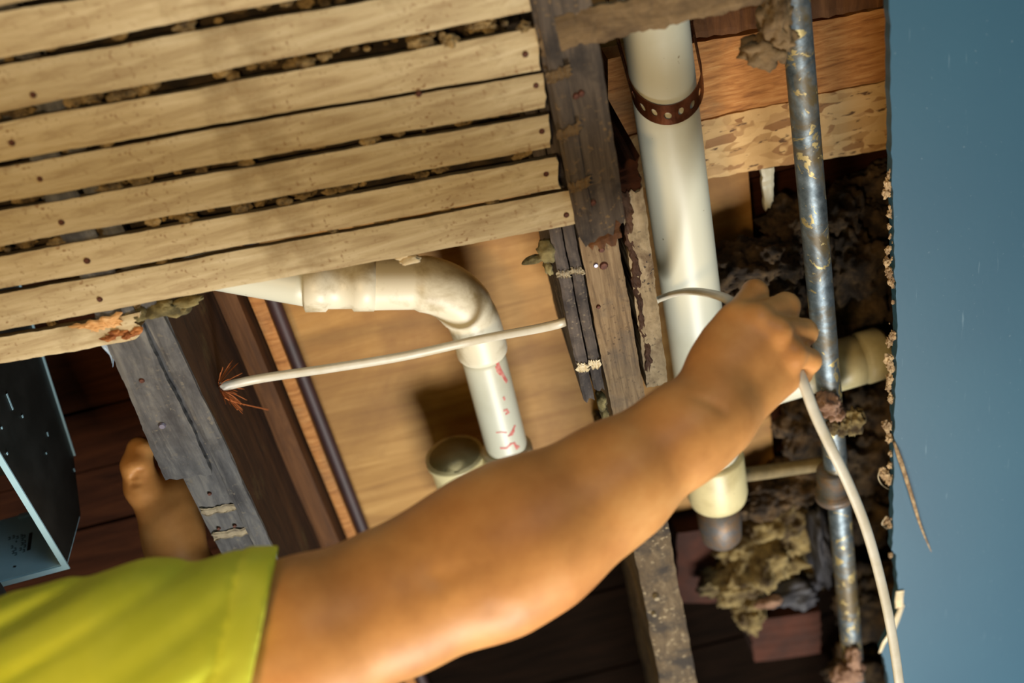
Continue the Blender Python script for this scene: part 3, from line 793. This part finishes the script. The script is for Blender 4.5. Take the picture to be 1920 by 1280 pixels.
# ------------------------------------------------------------------ steel housing, left
HZ = .0
hc = PZ(127, 1056, HZ); hs = PZ(0, 846, HZ); he = PZ(8, 1088, HZ)
ds = hs - hc; ds /= np.linalg.norm(ds); de = he - hc; de /= np.linalg.norm(de)
HB = empty('steel_housing', hc)
tag(HB, 'open bottomed dark steel housing hung in the left bay', 'housing')
up = np.array([0, 0, 1.]) * 1.0
def slab(o_, u, v, w, nu=1):
    V = [o_ + a * u + b * v + c * w for c in (0, 1) for a, b in ((0, 0), (1, 0), (1, 1), (0, 1))]
    return np.array(V), [[0, 3, 2, 1], [4, 5, 6, 7], [0, 1, 5, 4], [1, 2, 6, 5], [2, 3, 7, 6], [3, 0, 4, 7]]
th = .0012; SL, EL, HH = .42, .26, .10
def on_side(px, py):
    o_, v = np.array([0, 0, CEIL - HREL]), ray(px, py); nrm = np.cross(ds, up); nrm /= np.linalg.norm(nrm)
    return o_ + v * (((hc - de * .0003 - o_) @ nrm) / (v @ nrm))
def prism(pts_, w):
    n_ = len(pts_)
    V = list(pts_) + [p + w for p in pts_]
    F = [list(range(n_)), list(range(2 * n_ - 1, n_ - 1, -1))] + [[i, n_ + i, n_ + (i + 1) % n_, (i + 1) % n_] for i in range(n_)]
    return np.array(V), F
ta, tb = on_side(138, 855), on_side(85, 690); tc = ta + (tb - ta) / np.linalg.norm(tb - ta) * SL
sp = mk('side_panel', *prism([hc, hc + ds * SL, tc, ta, hc + up * .072], de * th), M_sheet, HB)
mk('side_lip', *slab(hc - de * -.0002, ds * SL, de * .006, up * -.0016), M_lip, HB)
td = (tc - ta) / SL
mk('top_lip', *slab(ta, td * SL, de * -.0022, up * .0016), M_lip, HB)
mk('top_panel', *slab(ta, td * SL, de * EL, up * th), M_sheet, HB)
mk('far_panel', *slab(hc + de * EL, ds * SL, up * HH, de * th), M_sheet, HB)
mk('near_panel', *slab(hc + ds * SL, de * EL, up * HH, ds * th), M_sheet, HB)
ep = mk('end_panel', *prism([hc, hc + de * EL, hc + de * EL + up * .098, hc + de * .022 + up * .098, hc + up * .068], ds * th), M_lip, HB)
mk('end_lip', *slab(hc, de * EL, ds * -.006, up * -.0016), M_lip, HB)
mk('end_fold', *slab(hc + up * .092 + de * .022, de * .05, up * .005, ds * .0035), M_lip, HB)
def on_end(px, py):
    o_, v = np.array([0, 0, CEIL - HREL]), ray(px, py); nrm = np.cross(de, up); nrm /= np.linalg.norm(nrm)
    q = hc + ds * (th + .0002)
    return o_ + v * (((q - o_) @ nrm) / (v @ nrm))
def chip(pl, w):
    Q = [on_end(*p) for p in pl]; parts = []
    for a, b in zip(Q[:-1], Q[1:]):
        t = b - a; L = np.linalg.norm(t); t /= L; nrm = np.cross(de, up); s = np.cross(nrm, t); s /= np.linalg.norm(s)
        parts.append(slab(a - s * w - t * w * .5, t * (L + w), s * 2 * w, ds * .0006))
    return join(parts)
mk('slot', *chip([(58, 1000), (54, 1030)], .0017), M_black, ep)
mk('rivet_hole', *chip([(26, 1062), (29, 1062)], .001), M_black, ep)
M_stamp = simple('stamped_ink', S(70, 92, 104), .6)
pr = []
for x0, y0, s in [(16, 1008, 1), (24, 1005, 1), (31, 1006, 1), (21, 1024, 1), (27, 1028, 1), (23, 1034, 1), (28, 1037, 1), (39, 1003, 1), (44, 1004, 1), (40, 1010, 1), (45, 1014, 1), (40, 1018, 1), (45, 1022, 1), (37, 1028, 1), (43, 1031, 1), (30, 1015, .4)]:
    pr.append(chip([(x0, y0), (x0 + 3 * s, y0 - 1), (x0 + 3 * s, y0 + 3 * s), (x0, y0 + 4 * s)], .0004))
mk('stamped_lettering', *join(pr), M_stamp, ep)
pr = []
for a, b, w in [((12, 738), (24, 768), .0012), ((41, 778), (43, 783), .0012), ((2, 800), (4, 804), .001), ((88, 810), (90, 818), .001), ((12, 848), (14, 852), .001), ((86, 848), (87, 852), .0008), ((138, 878), (140, 884), .001)]:
    A, B = on_side(*a), on_side(*b); t = B - A; L = np.linalg.norm(t); t /= L
    nrm = np.cross(ds, up); s = np.cross(t, nrm)
    mk('screw_head' if L < .012 else 'bent_tab', *slab(A - s * w, t * L, s * 2 * w, -de * .0006), M_lip, sp)
# hangers up to the floorboards keep it in place
mk('hanger', *slab(hc + ds * .08 + de * .08 + up * HH, ds * .02, up * (.214 - HH), de * .002), M_lip, HB)
mk('hanger', *slab(hc + ds * .30 + de * .08 + up * HH, ds * .02, up * (.214 - HH), de * .002), M_lip, HB)

# ------------------------------------------------------------------ cable
cpts = [W(-.336, .614, .084), W(-.31, .615, .082), PX(412, 726, -.292), PZ(490, 709, .078), PZ(620, 690, .076), PZ(760, 667, .076), PZ(900, 636, .078), PX(1060, 603, .054),
        W(.085, .650, .12), W(.124, .642, .10), PX(1222, 564, .146), PX(1237, 560, .154), PD(1262, 551, 1.10), PD(1292, 546, 1.055), PD(1325, 549, 1.01), PD(1362, 560, .975), PD(1405, 590, .957), PD(1455, 640, .952), PD(1492, 688, .942), PD(1508, 722, .938),
        PD(1528, 775, .945), PD(1556, 835, .955), PD(1590, 905, .97), PD(1622, 985, .985), PD(1648, 1075, 1.0), PD(1670, 1175, 1.015), PD(1686, 1280, 1.03), PD(1700, 1400, 1.05), PD(1712, 1600, 1.08)]
e = cpts[-1]
cpts += [np.array([e[0] + .02, e[1] + .06, .5]), np.array([e[0] + .05, e[1] + .12, .05]), np.array([e[0] + .25, e[1] + .2, .006]), np.array([e[0] + .6, e[1] + .1, .006])]
V, F = tube(spline(cpts, 10), .0053, 16, ell=.62)
tag(mk('electrical_cable', V, F, M_cable, smooth=True), 'flat white electrical cable pulled through the joists and held in the fist', 'cable')

# ------------------------------------------------------------------ the person
def smin(a, b, k):
    h = np.maximum(k - np.abs(a - b), 0) / k
    return np.minimum(a, b) - h * h * k * .25
def cone(p, a, b, ra, rb):
    a = a.astype(np.float32); ba = (b - a).astype(np.float32)
    q = p - a
    h = np.clip(q @ ba / (ba @ ba), 0, 1)
    return np.linalg.norm(q - h[:, None] * ba, axis=1) - (ra + (rb - ra) * h)
def ellip(p, c, r, ax=None):
    q = p - c.astype(np.float32)
    if ax is not None: q = q @ np.asarray(ax, np.float32).T
    r = np.asarray(r, np.float32)
    k0 = np.linalg.norm(q / r, axis=1); k1 = np.linalg.norm(q / (r * r), axis=1)
    return k0 * (k0 - 1) / np.maximum(k1, 1e-6)
def guard(fn, c, R):
    """evaluate fn only near its bounding ball"""
    c = np.asarray(c, np.float32)
    def g(p):
        d = np.linalg.norm(p - c, axis=1) - R
        out = np.maximum(d, .05).astype(np.float32)
        m = d < .05
        if m.any(): out[m] = fn(p[m])
        return out
    return g
CORN = np.array([[i, j, k] for i in (0, 1) for j in (0, 1) for k in (0, 1)])
def net(sdf, lo, hi, h, levels=4):
    lo = np.asarray(lo, float); H = h * 2 ** levels
    n = np.ceil((np.asarray(hi) - lo) / H).astype(int)
    c = np.stack(np.meshgrid(*[np.arange(q) for q in n], indexing='ij'), -1).reshape(-1, 3)
    for lv in range(levels, 0, -1):
        s = h * 2 ** lv
        d = sdf((lo + (c + .5) * s).astype(np.float32))
        c = c[np.abs(d) < s * .95 + .004]
        c = (c[:, None, :] * 2 + CORN[None]).reshape(-1, 3)
    d = sdf((lo + (c + .5) * h).astype(np.float32)); c = c[np.abs(d) < h * 1.3]
    MUL = 1 << 20
    key = lambda q: (q[..., 0].astype(np.int64) * MUL + q[..., 1]) * MUL + q[..., 2]
    ck = c[:, None, :] + CORN[None]
    uk, inv = np.unique(key(ck).reshape(-1), return_inverse=True)
    up_ = np.stack([uk // (MUL * MUL), uk // MUL % MUL, uk % MUL], -1)
    val = sdf((lo + up_ * h).astype(np.float32))
    cv = val[inv].reshape(-1, 8)
    act = (cv < 0).any(1) & (cv >= 0).any(1)
    c, cv = c[act], cv[act]
    acc = np.zeros((len(c), 3)); cnt = np.zeros(len(c))
    for i in range(8):
        for j in range(i + 1, 8):
            if np.abs(CORN[i] - CORN[j]).sum() != 1: continue
            m = (cv[:, i] < 0) != (cv[:, j] < 0)
            t = cv[m, i] / (cv[m, i] - cv[m, j])
            acc[m] += CORN[i] + (CORN[j] - CORN[i]) * t[:, None]; cnt[m] += 1
    V = lo + (c + acc / cnt[:, None]) * h
    k = key(c); order = np.argsort(k); ks = k[order]
    def find(q):
        kk = key(q); pos = np.clip(np.searchsorted(ks, kk), 0, len(ks) - 1)
        return np.where(ks[pos] == kk, order[pos], -1)
    F = []
    for ax, (u, v) in enumerate(((1, 2), (2, 0), (0, 1))):
        e = np.zeros(3, int); e[ax] = 1
        ci = int(e[0] * 4 + e[1] * 2 + e[2])
        m = (cv[:, 0] < 0) != (cv[:, ci] < 0)
        q = c[m]; du = np.zeros(3, int); du[u] = 1; dv = np.zeros(3, int); dv[v] = 1
        f = np.stack([find(q), find(q - du), find(q - du - dv), find(q - dv)], 1)
        flip = cv[m, 0] >= 0
        f[flip] = f[flip][:, ::-1]
        F.append(f[(f >= 0).all(1)])
    F = np.concatenate(F)
    # keep only the largest sheet of verts used
    return V, F[:, ::-1]

A = lambda *p: np.array(p, np.float32)
SR = PD(118, 1352, .79)                       # right shoulder
SL_ = W(-.62, .88, -.31)                      # left shoulder
ER = PD(775, 1112, .842); WR = PD(1318, 772, .905)
NK = (SR + SL_) / 2 + np.array([-.02, -.005, .0])
HC = W(-.60, .665, -.155)                     # head centre
PV = W(-.50, .74, -.82)
hv = np.array([.35, .15, .93]); hv /= np.linalg.norm(hv)       # crown-ward axis of the tilted head
TH = NK + np.array([.0, .0, -.20])
fwd = np.cross(SL_ - SR, [0, 0, -1.]); fwd[2] = 0; fwd /= np.linalg.norm(fwd)     # the way the chest faces
if fwd @ np.array([1, 1, 0]) < 0: fwd = -fwd
sid = (SL_ - SR); sid[2] = 0; sid /= np.linalg.norm(sid)

def arm_right(p, o=0.0):
    d = cone(p, SR, PD(573, 1197, .82), .064 + o, .0565 + o)
    d = smin(d, cone(p, PD(573, 1197, .82), PD(758, 1119, .842), .0565 + o, .0500 + o), .02)
    d = smin(d, cone(p, PD(758, 1119, .842), PD(905, 1043, .858), .0490, .0545), .03)
    d = smin(d, cone(p, PD(905, 1043, .858), PD(1000, 997, .868), .0545, .0540), .03)
    d = smin(d, cone(p, PD(1000, 997, .868), PD(1155, 902, .885), .0535, .0425), .03)
    d = smin(d, cone(p, PD(1155, 902, .885), PD(1275, 812, .900), .0425, .0318), .03)
    d = smin(d, cone(p, PD(1275, 800, .900), PD(1330, 748, .910), .0300, .0262), .03)
    d = smin(d, cone(p, PD(1290, 835, .900), PD(1352, 795, .908), .0240, .0240), .03)
    # the two bellies of the forearm and the elbow crease
    d = smin(d, cone(p, PD(930, 1075, .850), PD(1110, 960, .872), .038, .026), .03)
    for a_, b_, w_, h_ in ((PD(820, 1085, .80), PD(915, 1050, .81), .010, .0032), (PD(925, 1140, .80), PD(945, 1152, .80), .008, .0008), (PD(960, 1110, .81), PD(1010, 1040, .815), .012, -.0007),
                           (PD(1300, 735, .87), PD(1350, 768, .875), .005, .0016)):
        d = d + h_ * np.exp(-(np.maximum(cone(p, a_, b_, 0, 0), 0) / w_) ** 2)
    return d
# right fist, back of the hand to the viewer
MCP = [PD(1384, 590, .936), PD(1420, 594, .929), PD(1456, 619, .927), PD(1484, 660, .930)]
PIP = [PD(1415, 549, .960), PD(1473, 575, .960), PD(1507, 623, .957), PD(1517, 676, .950)]
DIP = [PD(1396, 572, .984), PD(1440, 600, .984), PD(1482, 650, .980), PD(1502, 702, .964)]
TIP = [PD(1375, 605, .978), PD(1412, 636, .978), PD(1452, 680, .972), PD(1480, 716, .958)]
RAD = [(.0124, .0112, .0096, .0084), (.0126, .0120, .0100, .0086), (.0122, .0114, .0096, .0082), (.0114, .0100, .0088, .0078)]
CARP = [PD(1322, 725, .914), PD(1336, 742, .910), PD(1350, 760, .910), PD(1366, 782, .914)]
def hand_right(p):
    d = None
    for m, c, r0, r1 in zip(MCP, CARP, (.0185, .019, .019, .0175), (.0138, .0140, .0138, .0130)):
        q = m + (c - m) * .16 + np.array([0, 0, .005])
        e = cone(p, c, q, r0, r1); d = e if d is None else smin(d, e, .014)
    d = smin(d, cone(p, PD(1345, 690, .928), PD(1430, 640, .948), .018, .014), .02)          # palm
    d = smin(d, cone(p, PD(1392, 768, .916), PD(1470, 712, .938), .0150, .0130), .016)       # heel under the little finger
    d = smin(d, cone(p, PD(1336, 700, .926), PD(1352, 650, .938), .0170, .0150), .02)        # web towards the thumb
    for m in MCP: d = smin(d, ellip(p, m + np.array([0, 0, -.0035]), (.0112, .0112, .0112)), .009)
    fs = None
    for m, pp, dd_, t, r in zip(MCP, PIP, DIP, TIP, RAD):
        f = smin(cone(p, m, pp, r[0] * .95, r[1]), cone(p, pp, dd_, r[1], r[2]), .004)
        f = smin(f, cone(p, dd_, t, r[2], r[3]), .004)
        fs = f if fs is None else smin(fs, f, .0022)
    d = smin(d, fs, .0050)
    th = smin(cone(p, PD(1345, 690, .945), PD(1378, 640, .975), .0150, .0122), cone(p, PD(1378, 640, .975), PD(1412, 598, .998), .0122, .0105), .006)
    th = smin(th, cone(p, PD(1412, 598, .998), PD(1445, 592, 1.004), .0105, .0085), .005)
    d = smin(d, th, .006)
    return d
LW = PD(330, 1025, 1.20)
LE = W(-.345, .95, -.15)
def arm_left(p, o=0.0):
    d = cone(p, SL_, LE, .062 + o, .048 + o)
    d = smin(d, cone(p, LE, PD(352, 1130, 1.195), .047, .040), .03)
    d = smin(d, cone(p, PD(352, 1130, 1.195), PD(322, 1000, 1.2), .040, .0285), .03)
    return d
def hand_left(p):
    d = cone(p, PD(322, 1005, 1.2), PD(312, 930, 1.202), .0275, .0235)
    d = smin(d, cone(p, PD(330, 990, 1.205), PD(322, 905, 1.215), .026, .026), .02)
    d = smin(d, cone(p, PD(304, 965, 1.19), PD(266, 912, 1.185), .0225, .0175), .015)
    # the thumb pressed upward
    th = smin(cone(p, PD(268, 915, 1.182), PD(256, 872, 1.176), .0190, .0155), cone(p, PD(256, 872, 1.176), PD(262, 842, 1.18), .0155, .0125), .006)
    th = smin(th, cone(p, PD(262, 842, 1.18), PD(276, 838, 1.19), .0125, .0105), .005)
    d = smin(d, th, .006)
    fs = None
    for i, (px, py) in enumerate(((318, 868), (328, 892), (336, 916), (342, 940))):
        a, b, c, e = PD(px - 8, py + 8, 1.225), PD(px - 2, py - 18, 1.235), PD(px - 26, py - 22, 1.252), PD(px - 34, py + 4, 1.246)
        f = smin(cone(p, a, b, .0112, .0102), cone(p, b, c, .0102, .0092), .004)
        f = smin(f, cone(p, c, e, .0092, .008), .004)
        fs = f if fs is None else smin(fs, f, .002)
    d = smin(d, fs, .006)
    for k, (a, b) in enumerate((((246, 898), (282, 888)), ((248, 908), (286, 902)), ((250, 888), (278, 876)))):
        d = -smin(-d, cone(p, PD(*a, 1.163), PD(*b, 1.160), .0016, .0012), .004)
    return d
def torso(p, o=0.0):
    d = cone(p, SR + sid * .03, SL_ - sid * .03, .062 + o, .062 + o)
    for s, w, z in ((.085, .125, -.14), (-.085, .125, -.14)):
        d = smin(d, ellip(p, TH + sid * s + np.array([0, 0, .06]), (.12 + o, .12 + o, .17 + o)), .06)
    d = smin(d, cone(p, TH + sid * .06, PV + sid * .06, .125 + o, .125 + o), .08)
    d = smin(d, cone(p, TH - sid * .06, PV - sid * .06, .125 + o, .125 + o), .08)
    return d
def head(p):
    face = fwd * .9 - hv * .0
    face = face - hv * (face @ hv); face /= np.linalg.norm(face); sd = np.cross(hv, face)
    d = ellip(p, HC + hv * .015, (.074, .094, .112), np.stack([sd, face, hv]))
    d = smin(d, ellip(p, HC - hv * .065 + face * .03, (.052, .058, .05), np.stack([sd, face, hv])), .04)
    d = smin(d, cone(p, HC + face * .088 + hv * .012, HC + face * .112 - hv * .022, .009, .014), .014)
    for s in (-1, 1):
        d = smin(d, ellip(p, HC + sd * .076 * s - face * .005 - hv * .008, (.010, .020, .032), np.stack([sd, face, hv])), .008)
        d = -smin(-d, ellip(p, HC + sd * .033 * s + face * .098 + hv * .010, (.016, .012, .009), np.stack([sd, face, hv])), .012)
        d = smin(d, ellip(p, HC + sd * .033 * s + face * .080 + hv * .010, (.012, .012, .012)), .003)
    d = -smin(-d, ellip(p, HC + face * .092 - hv * .058, (.024, .010, .0022), np.stack([sd, face, hv])), .006)
    d = smin(d, cone(p, HC - hv * .05 - face * .02, NK - fwd * .01, .058, .066), .03)
    return d
HIPS = [PV + sid * s * .09 for s in (-1, 1)]
KN = [np.array([h[0] + fwd[0] * .03, h[1] + fwd[1] * .03, .50]) for h in HIPS]
AN = [np.array([h[0] - fwd[0] * .01, h[1] - fwd[1] * .01, .085]) for h in HIPS]
def legs(p, o=0.0):
    d = None
    for h, k, a in zip(HIPS, KN, AN):
        e = smin(cone(p, h, k, .088 + o, .058 + o), cone(p, k, a, .058 + o, .040 + o * 1.3), .03)
        d = e if d is None else smin(d, e, .01)
    return d
def feet(p):
    d = None
    for a in AN:
        e = smin(cone(p, a, a - np.array([0, 0, .05]), .038, .034), cone(p, a - np.array([0, 0, .052]) - fwd * .03, a + fwd * .15 - np.array([0, 0, .058]), .033, .026), .02)
        d = e if d is None else np.minimum(d, e)
    return d
g_ar = guard(arm_right, (SR + WR) / 2, .50)
g_hr = guard(hand_right, PD(1410, 660, .94), .13)
g_al = guard(arm_left, (SL_ + LW) / 2, .45)
g_hl = guard(hand_left, PD(300, 920, 1.2), .13)
g_hd = guard(head, HC, .30)
g_to = guard(torso, (TH + PV) / 2, .62)
g_lg = guard(legs, np.array([PV[0], PV[1], .5]), .75)
g_ft = guard(feet, np.array([PV[0], PV[1], .1]), .4)
def body_sdf(p):
    d = smin(g_ar(p), g_hr(p), .012)
    d = smin(d, g_to(p), .03)
    d = np.minimum(d, smin(g_al(p), g_hl(p), .012)) if False else smin(d, smin(g_al(p), g_hl(p), .012), .012)
    d = smin(d, g_hd(p), .02)
    d = smin(d, g_lg(p), .04)
    return smin(d, g_ft(p), .012)
allp = np.array([SR, SL_, WR, PIP[3], PV, LW, HC] + AN)
lo = np.array([allp[:, 0].min() - .22, allp[:, 1].min() - .22, -.02]); hi = np.array([allp[:, 0].max() + .12, allp[:, 1].max() + .25, CEIL + .2])
V, F = net(body_sdf, lo, hi, .0026, 5)
body = tag(mk('person', V, F, M_skin, smooth=True), 'person in lime T-shirt reaching up, bare right arm with fist round the white cable', 'person')

# clothing: the T-shirt with its folds, hem and the trousers
c_hem = PD(492, 1172, .82)
axis = PD(758, 1119, .842) - SR; axis /= np.linalg.norm(axis)
hem_n = np.cross(PD(515, 1064, .80) - PD(470, 1282, .80), ray(492, 1172)); hem_n /= np.linalg.norm(hem_n)
if hem_n @ axis < 0: hem_n = -hem_n
fold_u = ray(960 + 560, 640 + 830) - ray(960, 640); fold_u /= np.linalg.norm(fold_u)
fold_v = ray(960 + 830, 640 - 560) - ray(960, 640); fold_v /= np.linalg.norm(fold_v)
H0, H1, H2, H3 = PD(497, 1208, .818), PD(400, 1252, .805), PD(250, 1300, .795), PD(100, 1352, .79)
def sleeve(p, o=0.0):
    d = cone(p, PD(620, 1165, .825), H0, .0585 + o, .0640 + o)
    d = smin(d, cone(p, H0, H1, .0630 + o, .0705 + o), .02)
    d = smin(d, cone(p, H1, H2, .0705 + o, .0840 + o), .03)
    d = smin(d, cone(p, H2, H3, .0840 + o, .0960 + o), .03)
    s = (p - c_hem.astype(np.float32)) @ hem_n.astype(np.float32)
    u = p @ fold_u.astype(np.float32); v = p @ fold_v.astype(np.float32)
    ph = u * 2 * math.pi / .034 + 1.4 * np.sin(v * 15) + .5 * np.sin(u * 70)
    f = (.5 + .5 * np.sin(ph)) ** 3
    fade = np.clip((-s - .010) / .04, 0, 1)
    d = d + (.0068 * f * np.clip(.75 + .45 * np.sin(v * 21 + u * 34), .2, 1.2) - .0012 + .0016 * np.sin(ph * .43 + v * 14 + 1)) * fade
    band = ((s > -.024)).astype(np.float32)
    d = d - .0012 * band + .0014 * np.exp(-((s + .025) / .0018) ** 2)
    return d
def shirt_sdf(p):
    d = g_to2(p)
    d = smin(d, g_sl(p), .03)
    d = smin(d, g_sl2(p), .03)
    s = (p - c_hem.astype(np.float32)) @ hem_n.astype(np.float32)
    near = np.linalg.norm(p - c_hem.astype(np.float32), axis=1) < .30
    d = np.where(near, np.maximum(d, s), d)
    d = np.maximum(d, -ellip(p, NK + np.array([0, 0, .05]) + fwd * .02, (.085, .085, .07)))
    return .5 * np.maximum(d, (CEIL - .93) - p[:, 2])
g_to2 = guard(lambda p: torso(p, .014), (TH + PV) / 2, .66)
g_sl = guard(sleeve, PD(330, 1260, .80), .40)
LM = SL_ + (LE - SL_) * .62
g_sl2 = guard(lambda p: np.maximum(cone(p, SL_, LE, .082, .066), ((p - LM.astype(np.float32)) @ ((LE - SL_) / np.linalg.norm(LE - SL_)).astype(np.float32))), (SL_ + LE) / 2, .32)
V, F = net(shirt_sdf, lo - .03, hi, .0032, 5)
o = mk('t_shirt', V, F, [M_shirt, M_hem], body, smooth=True)
cen = V[F].mean(1); ss = (cen - c_hem) @ hem_n
inhem = (ss > -.0245) & (np.linalg.norm(cen - c_hem, axis=1) < .3)
o.data.polygons.foreach_set('material_index', inhem.astype(np.int32))
o['label'] = 'lime yellow T-shirt sleeve with diagonal folds and stitched hem'
def trouser_sdf(p):
    d = smin(g_lg2(p), cone(p, PV + sid * .06, PV - sid * .06, .138, .138), .05)
    return np.maximum(np.maximum(d, p[:, 2] - (CEIL - .80)), .07 - p[:, 2])
g_lg2 = guard(lambda p: legs(p, .014), np.array([PV[0], PV[1], .5]), .8)
V, F = net(trouser_sdf, lo - .03, hi, .007, 4)
mk('trousers', V, F, M_trouser, body, smooth=True)
def hair_sdf(p):
    face = fwd - hv * (fwd @ hv); face /= np.linalg.norm(face); sd = np.cross(hv, face)
    d = ellip(p, HC + hv * .018 - face * .004, (.081, .099, .118), np.stack([sd, face, hv]))
    q = p - HC.astype(np.float32)
    cut = (q @ face.astype(np.float32)) * .9 - (q @ hv.astype(np.float32)) - .0
    return np.maximum(d, cut)
V, F = net(guard(hair_sdf, HC, .2), lo - .03, hi + .05, .004, 4)
mk('hair', V, F, M_hair, body, smooth=True)
V, F = net(guard(lambda p: np.maximum(feet(p) - .006, p[:, 2] - .085), np.array([PV[0], PV[1], .1]), .45), np.array([lo[0], lo[1], -.03]), np.array([hi[0], hi[1], .2]), .005, 4)
V[:, 2] = np.maximum(V[:, 2], .0005)
mk('shoes', V, F, M_shoe, body, smooth=True)
